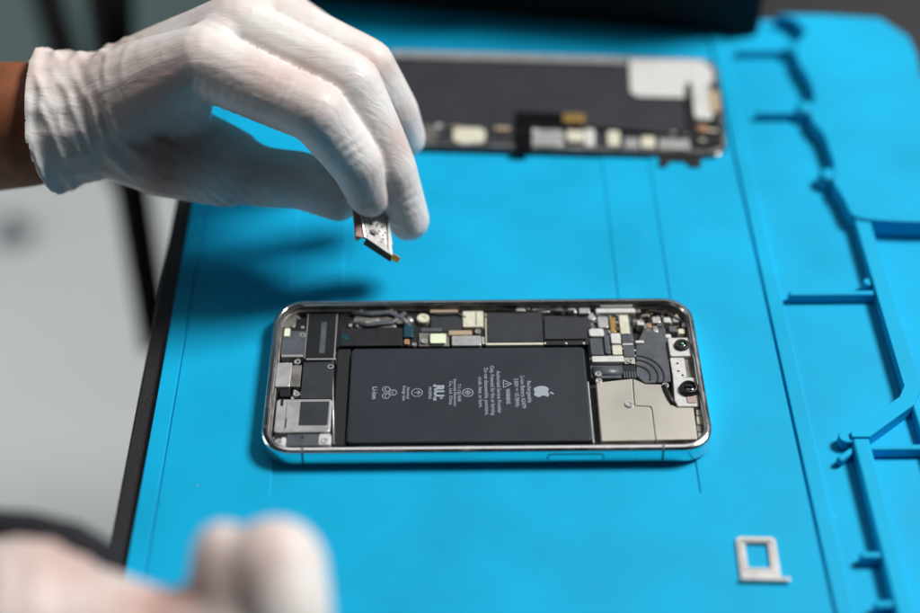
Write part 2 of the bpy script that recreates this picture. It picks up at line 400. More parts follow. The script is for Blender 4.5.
# ---- left end: speaker, haptic motor, brackets
comp('corner_flex', 'inner_steel', *(-70.44, 24.22, -65.87, 32.33), 4.6, r=1.5, bevel=.3)
comp('corner_cover', 'dark', *(-67.14, 22.69, -62.23, 29.74), 4.2, r=.8)
comp('contact_pad', 'paleglow', *(-69.48, 19.5, -67.5, 23.38), 5.2, r=.3)
comp('shield_plate', 'slate', *(-69.94, 10.62, -61.64, 22.41), 4.8, r=.4)
comp('edge_strip', 'silver', *(-69.63, 9.76, -62.26, 10.73), 4.9, r=.2)
hm = comp('haptic_motor', 'dark', *(-61.62, 8.49, -51.55, 30.92), 5.0, r=.5, bevel=.2)
comp('motor_slot', 'slate', *(-56.75, 11.23, -54.91, 26.55), 5.06, 4.8, r=.3, bevel=0, parent=hm)
comp('motor_edge', 'silver', *(-61.11, 8.05, -50.92, 8.63), 5.1, r=.1, bevel=.05, parent=hm)
comp('motor_edge', 'silver', *(-61.82, 8.69, -61.58, 30.68), 5.08, r=.1, bevel=.05, parent=hm)
comp('motor_edge', 'silver', *(-51.65, 8.57, -51.44, 30.56), 5.08, r=.1, bevel=.05, parent=hm)
for p in ((-63.04, 20.28), (-64.02, 7.38), (-52.53, 4.86), (-63.38, -7.68)): screw(*p, 5.0, 1.15)
comp('speaker_bracket', 'silver', *(-70.77, -4.73, -65.69, 6.57), 5.3, r=.7, bevel=.25)
comp('speaker_bracket', 'inner_steel', *(-65.64, -4.21, -62.42, 5.91), 4.7, r=.4)
comp('cable_clip', 'dark', *(-68.87, -8.51, -65.52, -5.05), 4.6, r=.8)
comp('speaker_cover', 'graphite', *(-61.85, -9.87, -51.39, 7.06), 4.9, r=.4)
sp_ = comp('speaker', 'silver', *(-69.49, -25.21, -51.2, -10.56), 5.3, r=1.0, bevel=.3)
comp('speaker_label', 'graphite', *(-61.63, -22.44, -52.13, -11.78), 5.36, 5.0, r=.3, bevel=0, parent=sp_)
comp('speaker_slot', 'dark', *(-68.24, -13.7, -67.31, -10.3), 5.36, 5.0, r=.3, bevel=0, parent=sp_)
comp('speaker_slot', 'dark', *(-66.04, -23.53, -65.64, -19.1), 5.36, 5.0, r=.2, bevel=0, parent=sp_)
comp('speaker_slot', 'antenna', *(-66.19, -24.84, -66.02, -11.9), 5.35, 5.0, r=.1, bevel=0, parent=sp_)
lp = comp('lower_plate', 'slate', *(-65.13, -30.9, -53.28, -25.91), 4.9, r=.3)
MB().cyl(*(-60.08, -27.17), .55, 4.7, 4.94, 12).build('plate_hole', 'dark', lp)
comp('lower_bracket', 'white', *(-54.74, -30.63, -50.68, -25.86), 5.1, r=.9, bevel=.3)
screw(*(-52.74, -29.08), 5.35, 1.3); screw(*(-67.68, -29.25), 5.2, 1.4)
comp('corner_clip', 'white', *(-66.9, -30.18, -65.27, -27.14), 4.9, r=.6)
comp('corner_clip', 'white', *(-67.5, -32.32, -65.08, -30.39), 5.0, r=.6)
comp('rubber_seal', 'dark', *(-69.21, -28.08, -65.14, -24.81), 4.5, r=.7)

# ---- strip above the battery: flexes and logic board
comp('logic_board', 'dark', *(-51, 15.51, 38.48, 32.14), 3.6, r=.5)
comp('flex_cable', 'inner_steel', *(-45.2, 24.29, -30.44, 32.91), 4.4, r=1.2, bevel=.4)
MB().tube([(*(-46.36, 31.56), 4.6), (*(-39.26, 30.21), 5.2), (*(-32.94, 30.9), 5.2), (*(-28.67, 28.3), 4.9), (*(-26.16, 24.74), 4.6)], 1.1, 10, .6).build('flex_cable', 'slate', phone, smooth=True)
MB().tube([(*(-46.87, 27), 4.4), (*(-40.49, 24.91), 5.0), (*(-32.13, 26.07), 5.0), (*(-27.67, 31.35), 4.6)], .9, 10, .6).build('flex_cable', 'slate', phone, smooth=True)
comp('board_cover', 'back', *(-50.09, 15.54, -28.53, 24.22), 4.2, r=.4)
MB().cyl(*(-48.12, 19.53), 1.35, 3.5, 4.35).build('sealed_dot', 'teal', phone)
comp('sealed_chip', 'teal', *(-28.03, 18.96, -24.62, 25.25), 4.9, r=.7, bevel=.3)
MB().lathe(*(-25.85, 27.51), [(1.2, 3.5), (1.3, 4.6), (.7, 5.1)], 12).build('solder_blob', 'silver', phone, smooth=True)
comp('contact_pad', 'copper', *(-27.68, 15.73, -25.91, 18.19), 4.6, r=.3)
screw(*(-24.23, 15.8), 4.5, .8)
x, y = (-21.29, 28.11)
MB().lathe(x, y, [(2.2, 3.4), (2.25, 5.0), (2.0, 5.25), (1.0, 5.25), (.8, 5.1), (.75, 4.9)], 28).build('washer', 'cream', phone)
comp('shield_plate', 'graphite', *(-18.48, 21.59, -7.62, 31.17), 4.8, r=.4)
comp('flex_cable', 'tan', *(-18.86, 31.44, -8.98, 32.72), 4.7, r=.4)
comp('connector', 'slate', *(-21.95, 21.56, -14.63, 23.35), 4.9, r=.3)
comp('connector', 'inner_steel', *(-22.6, 14.93, -12.2, 21.6), 4.3, r=.3)
comp('connector_pad', 'paleglow', *(-18.77, 15.29, -13.24, 20.02), 5.4, r=.8, bevel=.25)
screw(*(-20.71, 16.83), 5.0, 1.15)
comp('connector', 'tan', *(-12.26, 19.65, -4.19, 21.88), 5.0, r=.3)
comp('connector_cover', 'silver', *(-11.23, 14.4, -1.14, 19.17), 5.1, r=.5, bevel=.2)
sh = comp('shield_can', 'cream', *(-7.33, 23.27, -0.11, 31.26), 5.3, r=.4, bevel=.2)
comp('can_seam', 'tape', *(-2.8, 24.11, -2.52, 30.89), 5.34, 5, r=.1, bevel=0, parent=sh)
screw(*(-2.17, 21.36), 5.1, 1.05)
comp('solder_blob', 'silver', *(-0.95, 15.52, 0.08, 18.96), 4.7, r=.4)
sh = comp('shield_frame', 'cream', *(0.48, 14.91, 20.25, 30.7), 4.6, r=.4)
comp('shield_sheet', 'graphite', *(1.08, 15.98, 20.41, 30.64), 5.0, 4.3, r=.3, parent=sh)
sh = comp('shield_frame', 'tape', *(20.74, 15.1, 36.94, 28.25), 4.3, r=.4)
MB().prism([(21.3, 28.74), (35.95, 28.06), (37.53, 25.51), (37.39, 23.5), (35.89, 22.02), (35.4, 17.26), (20.89, 17.23)], 4.1, 5.0).build('shield_sheet', 'graphite', sh, bevel=.15)
for px_ in ((20.82, 15.57), (28.21, 15.49), (34.26, 15.42)): MB().lathe(*px_, [(.5, 4), (.55, 4.5), (.3, 4.8)], 10).build('solder_blob', 'silver', phone, smooth=True)
for bx in ((17.12, 30.78, 23.47, 32.37), (11.49, 31.17, 14.66, 32.45), (25.61, 31.22, 28.07, 32.55), (29.82, 30.45, 32.64, 32.7), (33.68, 29.89, 37.56, 32.55)):
    comp('edge_clip', 'silver', *bx, 5.1 + random.uniform(-.3, .3), r=.5, bevel=.25)
# ---- block between battery and cameras
comp('edge_bar', 'white', *(39.49, 29.7, 53.54, 31.89), 5.5, r=.7, bevel=.25)
comp('edge_bar', 'silver', *(41.19, 32.5, 52.48, 33.78), 5.9, r=.5)
comp('board_base', 'slate', *(35.88, -0.59, 51.78, 31.75), 3.8, r=.5)
MB().lathe(*(37.94, 27.88), [(1.4, 3.6), (1.4, 4.9), (1.1, 5.1)], 18).build('spacer', 'silver', phone)
comp('chip', 'silver', *(39.9, 22.75, 43.47, 28.29), 5.1, r=.6, bevel=.2)
comp('gold_contact', 'gold', *(44.13, 20.42, 45.81, 27.84), 5.1, r=.3)
comp('chip', 'cream', *(47.41, 19.28, 50.69, 28.71), 5.3, r=.5, bevel=.2)
comp('chip', 'white', *(36.46, 18.3, 41.6, 22.08), 5.2, r=1.0, bevel=.25)
comp('chip', 'slate', *(36.52, 9.47, 40.75, 17.42), 5.0, r=.4)
comp('flex_cable', 'slate', *(41.42, 10.06, 43.28, 19.56), 4.9, r=.9, bevel=.3)
comp('chip', 'white', *(43.87, 14.69, 47.19, 19.71), 5.2, r=.5, bevel=.2)
comp('chip', 'cream', *(43.91, 9.24, 47.2, 13.85), 5.2, r=.5, bevel=.2)
comp('chip', 'slate', *(47.73, 14.74, 51.18, 18.97), 5.0, r=.3)
comp('edge_clip', 'white', *(47.57, 13.86, 51.22, 14.59), 5.2, r=.2)
comp('chip', 'slate', *(47.72, 8.24, 51.36, 13.86), 5.0, r=.3)
comp('edge_bar', 'white', *(36.59, 5.73, 47.51, 8.51), 5.3, r=.4, bevel=.2)
comp('screw_plate', 'shield', *(47.61, 4.98, 51.22, 7.95), 5.0, r=.3)
screw(*(49.47, 6.21), 5.4, 1.2)
MB().tube([(*(36.66, 2.67), 3.6), (*(46.71, 2.56), 3.6)], 2.1, 16, .6).build('flex_roll', 'slate', phone, smooth=True)
x0, y0, x1, y1 = 46.69, -1.15, 51.16, 4.61
cb = comp('comb_connector', 'dark', x0, y0, x1, y1, 4.6, r=.3)
for k in range(5):
    xx = x0 + (x1 - x0) * (k + .5) / 5
    comp('comb_tooth', 'antenna', xx - .2, y0 - .3, xx + .2, y0 + 2.6, 4.75, 4.2, r=.1, bevel=0, parent=cb)
screw(*(38.2, 0.18), 5.2, 1.25); screw(*(38.21, -3.01), 5.2, 1.2)
# ---- tiny soldered parts scattered over the free board areas
def clutter(boxes, n, m, zlo, zhi, lo=.35, hi=1.1):
    for _ in range(n):
        x0, y0, x1, y1 = random.choice(boxes); x, y = random.uniform(x0, x1), random.uniform(y0, y1)
        w, h = random.uniform(lo, hi), random.uniform(lo, hi)
        comp('capacitor', m, x - w / 2, y - h / 2, x + w / 2, y + h / 2, random.uniform(zlo, zhi), zlo - 1, r=.12, bevel=.05)
bxs = [(-23.71, 15.17, 0.74, 32.7), (36.07, 6.31, 52.03, 31.53), (54.67, 18.74, 72.16, 30.8), (4.81, 30.78, 38.37, 33.86)]
clutter(bxs, 26, 'silver', 4.2, 4.9); clutter(bxs, 12, 'dark', 4.2, 5.0, .5, 1.6); clutter(bxs, 9, 'copper', 4.1, 4.7); clutter(bxs, 10, 'cream', 4.2, 4.9)
bxs = [(-70.03, -30.06, -68.01, 19.4), (-64.88, -9.23, -61.53, -4.62), (-69.04, 6.7, -62.54, 10.54), (68.17, -29.42, 70.8, -13.47), (-69.37, 23.31, -62.35, 31.4)]
clutter(bxs, 24, 'silver', 4.0, 4.9, .4, 1.2); clutter(bxs, 12, 'dark', 4.0, 4.9, .5, 1.6); clutter(bxs, 5, 'copper', 4.0, 4.6)
bxs = [(54.65, 18.14, 72.14, 31.21), (37.27, 20.33, 53.39, 32.44), (-48.73, 24.28, -25.17, 33.41)]
clutter(bxs, 22, 'gold', 4.4, 5.1, .25, .6); clutter(bxs, 34, 'silver', 4.3, 5.2, .4, 1.5); clutter(bxs, 24, 'inner_steel', 4.4, 5.3, .6, 2.2)
for pts in (((640, 316), (652, 312), (668, 314.5), (682, 324)), ((497, 310), (520, 312.4), (548, 310.6), (575, 312)), ((420, 312), (440, 315), (458, 314), (466, 318))):
    MB().tube([((a - 484) * .351, 35.9 - (b - 300) * .478 + .8, 5.2) for a, b in pts], .45, 8, .5).build('coax_cable', 'dark', phone, smooth=True)
# ---- big sheet-metal shield in two leaves
plate = [(37.29, -3.79), (49.52, -2.06), (49.14, -12.07), (49.19, -14.52), (54.38, -15.03), (54.66, -16.56), (54.55, -29.71), (37.13, -29.95)]
MB().prism(plate, 1.5, 5.0).build('shield_plate', 'shield', phone, bevel=.2)
plate = [(49.79, -2.06), (52.34, -3.72), (53.6, -4.67), (59.12, -4.92), (61.36, -13.93), (63.01, -15.49), (68.56, -15.64), (68.27, -29.51), (54.78, -29.71), (54.89, -16.56), (54.54, -14.76), (49.38, -14.25), (49.35, -11.98)]
MB().prism(plate, 1.5, 5.06).build('shield_plate', 'shield', phone, bevel=.2)
x, y = (47.47, -13.97)
MB().lathe(x, y, [(1.5, 4.8), (1.55, 5.3), (1.35, 5.5), (.7, 5.5), (.6, 5.2)], 24).build('washer', 'silver', phone)
MB().tube([(*(59.72, -5.67), 4.6), (*(60.31, -7.98), 5.0), (*(61.26, -11.66), 5.1), (*(62.16, -14.17), 4.8)], 1.0, 10).build('antenna_cable', 'dark', phone, smooth=True)
screw(*(60.34, -5.5), 5.3, 1.25)
# ---- wireless flex with curved traces beside the cameras
MB().prism([(52.31, 14.33), (56.3, 23.7), (62.94, 23.62), (63.55, 16.16), (62.55, -2.99), (53.73, -3.59), (51.19, -0.05)], 2.2, 4.4).build('flex_sheet', 'slate', phone, bevel=.2)
def arc(cx, cy, rx, ry, a0, a1, z, n=14):
    return [(cx + rx * math.cos(R(a0 + (a1 - a0) * k / n)), cy + ry * math.sin(R(a0 + (a1 - a0) * k / n)), z) for k in range(n + 1)]
cx, cy = (51.34, -0.33)
for rr in (4.6, 7.2, 9.2): MB().tube(arc(cx, cy, rr, rr * 1.05, -25, 92, 4.45), .42, 8, .6).build('flex_trace', 'graphite', phone, smooth=True)
comp('edge_clip', 'white', *(52.23, 15.09, 55.17, 16.26), 4.9, r=.3)
comp('solder_blob', 'copper', *(56.99, 22.77, 58.56, 25.02), 4.8, r=.5)
for bx, m in (((53.59, 23.8, 56.03, 26.36), 'white'), ((58.94, 24.69, 61.91, 27.71), 'silver'), ((62.96, 24.89, 65.59, 27.41), 'white'), ((66.17, 25.36, 68.8, 27.98), 'silver'), ((64.46, 20.47, 67.24, 23.47), 'antenna'),
              ((67.45, 19.45, 69.89, 21.93), 'cream'), ((62.84, 17.52, 64.89, 19.5), 'white'), ((69.22, 22.92, 70.97, 25.18), 'silver'), ((58.86, 20.54, 60.6, 23.04), 'silver'), ((55.02, 28.32, 58.54, 29.85), 'inner_steel')):
    comp('edge_clip', m, *bx, 5.0 + random.uniform(-.3, .4), r=.6, bevel=.3)
# ---- cameras
cam1 = comp('camera_module', 'white', *(63.37, 7.63, 71.4, 16.57), 5.8, r=.9, bevel=.25)
x, y = (67.84, 12.54)
MB().lathe(x, y, [(2.5, 5.7), (2.5, 6.7), (2.2, 6.9), (1.5, 6.9), (1.3, 6.5)], 28).build('lens_barrel', 'dark', cam1)
MB().lathe(x, y, [(1.45, 6.4), (1.4, 6.62), (.9, 6.8), (.4, 6.86)], 24).build('lens', 'glassblack', cam1, smooth=True)
MB().lathe(x + .1, y + .25, [(.62, 6.7), (.5, 6.86), (.2, 6.9)], 16).build('lens_reflection', 'lensgreen', cam1, smooth=True)  # green reflection in the lens, painted as a small coloured disc
pl = comp('camera_bracket', 'white', *(63.26, -1.92, 68.04, 7.31), 5.3, r=.4)
for p in ((65.5, 4.59), (65.4, 0.9), (66.61, -1)): MB().cyl(*p, .42, 5.0, 5.36, 12).build('bracket_hole', 'dark', pl)
comp('camera_bracket', 'inner_steel', *(68.28, -2.13, 71.81, 7.81), 4.5, r=.5)
cam2 = MB().prism([(63.32, 0.25), (65.9, 0.7), (66.27, -2.13), (71.52, -2.19), (70.4, -15.5), (63.46, -15.42), (62.6, -12.69)], 1.5, 5.5).build('camera_module', 'white', phone, bevel=.3)
x, y = (67.87, -8.02)
MB().lathe(x, y, [(3.2, 5.4), (3.2, 6.4), (2.9, 6.9), (2.7, 7.3), (2.3, 7.4), (2.0, 7.1), (1.9, 6.7)], 32).build('lens_barrel', 'dark', cam2)
MB().lathe(x, y, [(2.1, 6.5), (1.95, 6.8), (1.3, 7.05), (.5, 7.14)], 28).build('lens', 'glassblack', cam2, smooth=True)
comp('flash_window', 'pink', *(66.74, -14.12, 69.93, -11.12), 5.8, 5, r=.5, parent=cam2)
for bx, m in (((69.34, -19.16, 70.99, -16.47), 'cream'), ((69.09, -23.15, 70.86, -19.52), 'cream'), ((68.47, -26.22, 70.24, -23.59), 'inner_steel'), ((68.66, -28.84, 70.28, -26.66), 'silver')):
    comp('edge_clip', m, *bx, 5.1, r=.4, bevel=.2)
# ---- slivers between the parts and the near rail
for a, c, m in ((605, 625, 'inner_steel'), (626, 652, 'silver'), (653, 671, 'dark'), (672, 688, 'silver'), (366, 384, 'silver'), (420, 470, 'slate'), (520, 536, 'silver'), (545, 580, 'slate')):
    bx = (a - 485.3) * .3458, (c - 485.3) * .3458
    comp('edge_clip', m, bx[0], -33.0, bx[1], -31.7, 4.9, r=.2)

# ------------------------------------------------------------------ SIM tray
def ringplate(x0, y0, x1, y1, r, w, z0, z1):
    o_ = rrect(x0, y0, x1, y1, r, 8); i_ = rrect(x0 + w, y0 + w, x1 - w, y1 - w, r - w, 8); n = len(o_)
    return MB().add([(x, y, z) for z in (z0, z1) for x, y in o_] + [(x, y, z) for z in (z0, z1) for x, y in i_],
      [f for k in range(n) for f in ((k, (k + 1) % n, n + (k + 1) % n, n + k), (2 * n + (k + 1) % n, 2 * n + k, 3 * n + k, 3 * n + (k + 1) % n),
       (n + k, n + (k + 1) % n, 3 * n + (k + 1) % n, 3 * n + k), ((k + 1) % n, k, 2 * n + k, 2 * n + (k + 1) % n))])
st = empty('sim_tray', (*(81.98, -74.63), 0), 'small white metal card tray with a square window lying alone on the blue mat', 'card tray', R(-2))
b = MB()
o_ = rrect(-6.1, -7.3, 6.1, 8.3, 1.6, 5); i_ = rrect(-3.5, -3.6, 3.5, 5.7, .5, 5); n = len(o_)
b.add([(x, y, z) for z in (.05, 1.0) for x, y in o_] + [(x, y, z) for z in (.05, 1.0) for x, y in i_],
      [f for k in range(n) for f in ((k, (k + 1) % n, n + (k + 1) % n, n + k), (2 * n + (k + 1) % n, 2 * n + k, 3 * n + k, 3 * n + (k + 1) % n),
       (n + k, n + (k + 1) % n, 3 * n + (k + 1) % n, 3 * n + k), ((k + 1) % n, k, 2 * n + k, 2 * n + (k + 1) % n))])
b.build('tray_frame', 'white', st, bevel=.2)
ringplate(-5.3, -4.9, 5.3, 7.4, .9, .7, .9, 1.25).build('card_ledge', 'silver', st, bevel=.1)
MB().box(-4.6, 5.9, 4.9, 6.4, 1.2, 1.4, .2).build('tray_rim', 'silver', st, bevel=.1)
fpl = MB().box(-6.4, -8.7, 8.6, -7.25, .02, 1.7, .6).build('face_plate', 'silver', st, bevel=.3, seg=3)
face(5.4, 6.2, .5, 1.3, -8.72, -8.4, .38).build('eject_hole', 'dark', fpl)

# ------------------------------------------------------------------ removed display lying face down behind
dp = empty('display_panel', (29.3, 160.6, 0), 'removed black phone screen lying face down behind the open phone', 'phone screen', R(-3.6))
MB().box(-72, -33.5, 72, 33.5, .1, 1.3, 9).build('glass', 'glassblack', dp, bevel=.3)
ringplate(-71.2, -32.7, 71.2, 32.7, 8.4, 1.6, 1.25, 2.6).build('rim', 'inner_steel', dp, bevel=.2)
MB().box(-69.4, -31, 69.4, 31, 1.25, 1.9, 7).build('backing_foil', 'foil', dp, bevel=.1)
MB().box(-68, 27.2, 33, 32.0, 1.9, 2.9, .8).build('edge_strip', 'silver', dp, bevel=.15)
MB().prism([(34, 31.4), (34, 7), (37, 4), (57.6, 4), (57.6, 15), (69, 15), (69, 26), (65, 31.4)], 1.85, 2.7).build('sensor_plate', 'white', dp, bevel=.3)
MB().box(59.6, -11, 67.2, 16, 2.6, 3.3, 2.2).build('sensor_flex', 'white', dp, bevel=.3)
MB().prism([(57, -28), (70, -28), (70.6, 13), (67.6, 13), (67.6, -8), (59.4, -10), (59.4, 11), (56.4, 11)], 1.9, 3.0).build('earpiece_bracket', 'dark', dp, bevel=.3)
MB().lathe(62.4, -17.5, [(2.2, 2.9), (2.3, 3.4), (1.9, 3.7), (1.0, 3.7)], 20).build('earpiece_sensor', 'copper', dp)
MB().box(66, -6, 70.4, 9, 2.9, 3.4, .6).build('bracket_clip', 'tan', dp, bevel=.2)
MB().box(-68, -30.4, -44, -20, 1.9, 2.7, 3).build('driver_board', 'inner_steel', dp, bevel=.3)
MB().box(-38, -31, -25, -21, 1.9, 2.9, 3).build('driver_chip', 'cream', dp, bevel=.4)
MB().prism([(-13, -36), (-6, -36), (-6, -15.8), (6, -15.8), (6, -9.4), (-13, -9.4)], 2.4, 3.0).build('display_flex', 'pole', dp, bevel=.2)
MB().box(6.1, -15.6, 15, -9.8, 2.3, 3.2, .6).build('flex_connector', 'gold', dp, bevel=.2)
MB().box(-7, -31, 6.4, -20.5, 1.9, 2.7, 1.8).build('driver_chip', 'silver', dp, bevel=.3)
MB().box(8, -28, 14.6, -20.5, 1.9, 2.8, .8).build('flex_connector', 'cream', dp, bevel=.2)
MB().box(14.9, -31, 19, -19.6, 1.9, 2.9, 1.6).build('driver_chip', 'white', dp, bevel=.2)
MB().box(24, -30.6, 29, -20.8, 1.9, 3.2, 1.2).build('driver_chip', 'cream', dp, bevel=.3)
MB().box(31, -30.6, 36.5, -24.4, 1.9, 2.7, .6).build('driver_chip', 'silver', dp, bevel=.3)
MB().box(37.6, -30.6, 43, -23.4, 1.9, 2.9, .6).build('driver_chip', 'cream', dp, bevel=.3)
MB().box(44.6, -30.6, 57, -24, 1.9, 2.6, .6).build('driver_board', 'silver', dp, bevel=.3)
MB().prism([(44, -39), (47, -40), (49, -36), (55, -36), (57, -39.5), (61, -39), (61, -30), (46, -30)], .2, .9).build('ear_flex', 'dark', dp, bevel=.15)

for k in range(34):
    x, y = random.uniform(-66, 60), random.uniform(-31, -20)
    if k > 22: x, y = random.uniform(57, 69), random.uniform(-26, 14)
    w, h = random.uniform(.6, 3.2), random.uniform(.6, 2.4)
    MB().box(x - w, y - h / 2, x + w, y + h / 2, 1.9, random.uniform(2.5, 3.5), .3).build('soldered_part', random.choice(['silver', 'dark', 'cream', 'inner_steel', 'tan', 'white', 'dark']), dp, bevel=.1)
MB().tube([(-10, -20, 2.6), (0, -18.4, 3.1), (20, -19, 3.0), (40, -20.5, 3.0), (54, -19.5, 2.6)], .7, 8).build('thin_cable', 'dark', dp, smooth=True)
# ------------------------------------------------------------------ black box at the back
bc = empty('equipment_case', (62, 253, -3), 'black box standing at the back edge behind the blue mat', 'case', R(-9))
MB().box(-175, -33, 68, 120, 1, 62, 5).build('case_body', 'case', bc, bevel=2.5, seg=3)
MB().box(-176.5, -34.5, 69.5, 121.5, 62.2, 80, 6).build('case_lid', 'case', bc, bevel=3, seg=3)
for x in (-150, 45):
    for y in (-12, 100): MB().cyl(x, y, 7, 0, 1.1).build('rubber_foot', 'pole', bc)
MB().box(-82, -39.5, -26, -34.7, 55, 71, 2).build('latch', 'pole', bc, bevel=1)

# ------------------------------------------------------------------ blurred things beyond the desk
stand = empty('metal_stand', (-200, 420, -750), 'thin black metal stand on the grey floor left of the desk', 'stand')
sl = Vector((-200, 420, -750))
def rel(p): return tuple(Vector(p) - sl)
MB().tube([rel((-222.94, 489.03, -105.75)), rel((-219.05, 446.87, -157.53)), rel((-209.11, 387.14, -227.83)), rel((-194.75, 322.43, -303.36))], [16, 14, 11, 10], 14).build('pole', 'pole', stand, smooth=True)
MB().tube([rel((-292.46, 569.85, -151.7)), rel((-280.77, 537.49, -185.81)), rel((-260.75, 487.63, -223.81)), rel((-215.26, 410.51, -246.82))], 11, 12).build('brace', 'pole', stand, smooth=True)
cw = empty('castor_wheel', (-498.3, 951.44, -753.46), 'small dark wheel on the pale floor below the bare forearm', 'castor')
MB().lathe(0, 0, [(22, -18), (24, -6), (20, 10), (8, 16)], 20).build('wheel', 'antenna', cw, smooth=True)
MB().cyl(0, 0, 6, 15.5, 30).build('stem', 'pole', cw)

# ------------------------------------------------------------------ the technician's hands
person = empty('person', (-330, 20, 0), 'technician in white latex gloves, one hand pinching a small metal part above the mat', 'person')
pl0 = Vector((-330, 20, 0))
def capsule(bm, a, b, ra, rb, n=16):
    a, b = Vector(a), Vector(b); d = b - a; L = d.length
    if L < 1e-6: return
    t = d / L; up = Vector((0, 0, 1)) if abs(t.z) < .9 else Vector((1, 0, 0))
    u = t.cross(up).normalized(); v = u.cross(t)
    rings = []
    for k in range(1, 5):
        th = math.pi / 2 * (1 - k / 4); rings.append((a - t * ra * math.sin(th), ra * math.cos(th)))
    for k in range(0, 4):
        th = math.pi / 2 * k / 4; rings.append((b + t * rb * math.sin(th), rb * math.cos(th)))
    vr = [[bm.verts.new((c + u * r * math.cos(2 * math.pi * i / n) + v * r * math.sin(2 * math.pi * i / n)) * MM) for i in range(n)] for c, r in rings]
    p0 = bm.verts.new((a - t * ra) * MM); p1 = bm.verts.new((b + t * rb) * MM)
    for k in range(len(vr) - 1):
        for i in range(n): bm.faces.new((vr[k][i], vr[k][(i + 1) % n], vr[k + 1][(i + 1) % n], vr[k + 1][i]))
    for i in range(n):
        bm.faces.new((p0, vr[0][(i + 1) % n], vr[0][i])); bm.faces.new((p1, vr[-1][i], vr[-1][(i + 1) % n]))
def organic(name, caps, m, voxel, smooth_it, wrinkle=None, parent=None, keep=None, grow=1.0, taut=()):
    bm = bmesh.new()
    for a, b, ra, rb in caps: capsule(bm, a, b, ra * grow, rb * grow)
    bmesh.ops.recalc_face_normals(bm, faces=bm.faces)
    me = bpy.data.meshes.new('tmp'); bm.to_mesh(me); bm.free()
    o = bpy.data.objects.new('tmp', me); C.objects.link(o)
    r = o.modifiers.new('r', 'REMESH'); r.mode = 'VOXEL'; r.voxel_size = voxel * MM; r.adaptivity = 0
    s_ = o.modifiers.new('s', 'SMOOTH'); s_.factor = .5; s_.iterations = smooth_it
    dg = bpy.context.evaluated_depsgraph_get(); dg.update()
    me2 = bpy.data.meshes.new_from_object(o.evaluated_get(dg)); me2.name = name
    bpy.data.objects.remove(o); bpy.data.meshes.remove(me)
    nv = len(me2.vertices); co = np.empty(nv * 3, np.float32); me2.vertices.foreach_get('co', co); co = co.reshape(-1, 3)
    no = np.empty(nv * 3, np.float32); me2.vertices.foreach_get('normal', no); no = no.reshape(-1, 3)
    if wrinkle is not None:
        co = co + no * (wrinkle(co / MM, no) * MM)[:, None]
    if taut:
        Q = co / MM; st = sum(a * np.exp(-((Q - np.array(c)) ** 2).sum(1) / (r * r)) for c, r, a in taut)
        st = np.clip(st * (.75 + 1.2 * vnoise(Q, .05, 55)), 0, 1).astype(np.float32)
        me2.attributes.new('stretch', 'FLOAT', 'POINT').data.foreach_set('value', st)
    kp = keep(co / MM) if keep else None
    off = np.array(pl0) * MM
    me2.vertices.foreach_set('co', (co - off).astype(np.float32).ravel())
    bm = bmesh.new(); bm.from_mesh(me2)
    bmesh.ops.smooth_vert(bm, verts=bm.verts, factor=.5, use_axis_x=True, use_axis_y=True, use_axis_z=True)
    bmesh.ops.smooth_vert(bm, verts=bm.verts, factor=.4, use_axis_x=True, use_axis_y=True, use_axis_z=True)
    bm.to_mesh(me2); bm.free()
    me2.polygons.foreach_set('use_smooth', np.ones(len(me2.polygons), bool))
    if kp is not None:
        bm = bmesh.new(); bm.from_mesh(me2); bm.verts.ensure_lookup_table()
        bmesh.ops.delete(bm, geom=[bm.verts[i] for i in np.where(~kp)[0]], context='VERTS'); bm.to_mesh(me2); bm.free()
    me2.materials.clear(); me2.materials.append(M[m]); me2.update()
    o = bpy.data.objects.new(name, me2); C.objects.link(o); o.parent = parent
    return o
def vnoise(P, s, seed=0.0):
    return np.array([noise.noise((x * s + seed, y * s - seed, z * s + 2 * seed)) for x, y, z in P])
def folds(P, centre, axis, lam, amp, rad, seed, warp=1.0):
    """latex folds: ridges across 'axis' fading out with distance from centre"""
    c = np.array(centre); ax = np.array(Vector(axis).normalized()); d2 = ((P - c) ** 2).sum(1); w = np.exp(-d2 / (rad * rad))
    out = np.zeros(len(P)); k = np.where(w > .03)[0]
    if len(k) == 0: return out
    Q = P[k]; ph = (Q @ ax) / lam + warp * vnoise(Q, .035, seed) + .25 * vnoise(Q, .1, seed + 3)
    rdg = 1 - np.abs(np.sin(math.pi * ph)); out[k] = amp * w[k] * (rdg ** 1.4 - .35) * np.clip(.55 + 1.3 * vnoise(Q, .06, seed + 9), 0, 1.4)
    return out

# upper hand joints
W1, W2_ = (-133.38, 80.57, 55.34), (-137.6, 96.75, 44.77)
A1, A2 = (-160.61, 81.84, 50.7), (-165.19, 96.09, 41)
IM, IP, ID, IT = (-95.49, 73.11, 82.59), (-55.76, 54.67, 74.98), (-43.27, 51.58, 55.79), (-39.19, 52.37, 40.64)
MMc, MP, MD, MT = (-84.76, 89.77, 84.25), (-44.41, 70.04, 75.28), (-31.83, 58.98, 47.67), (-26.43, 55.71, 26.79)
RM, RP, RD, RT = (-75.22, 103.14, 79.51), (-39.68, 85.85, 71.64), (-30.51, 85.3, 52.2), (-27.29, 86.09, 39.97)
PM, PP, PD, PT = (-72.61, 117.39, 72.76), (-49.43, 110.57, 59.88), (-49.03, 116.39, 36.94), (-60.29, 121.98, 31.14)
TC, TM, TJ, TI, TT = (-112.31, 74.46, 46.1), (-90.61, 68.37, 41.25), (-77.66, 64.27, 39.9), (-64.19, 62.64, 39.72), (-50.52, 57.93, 34.82)
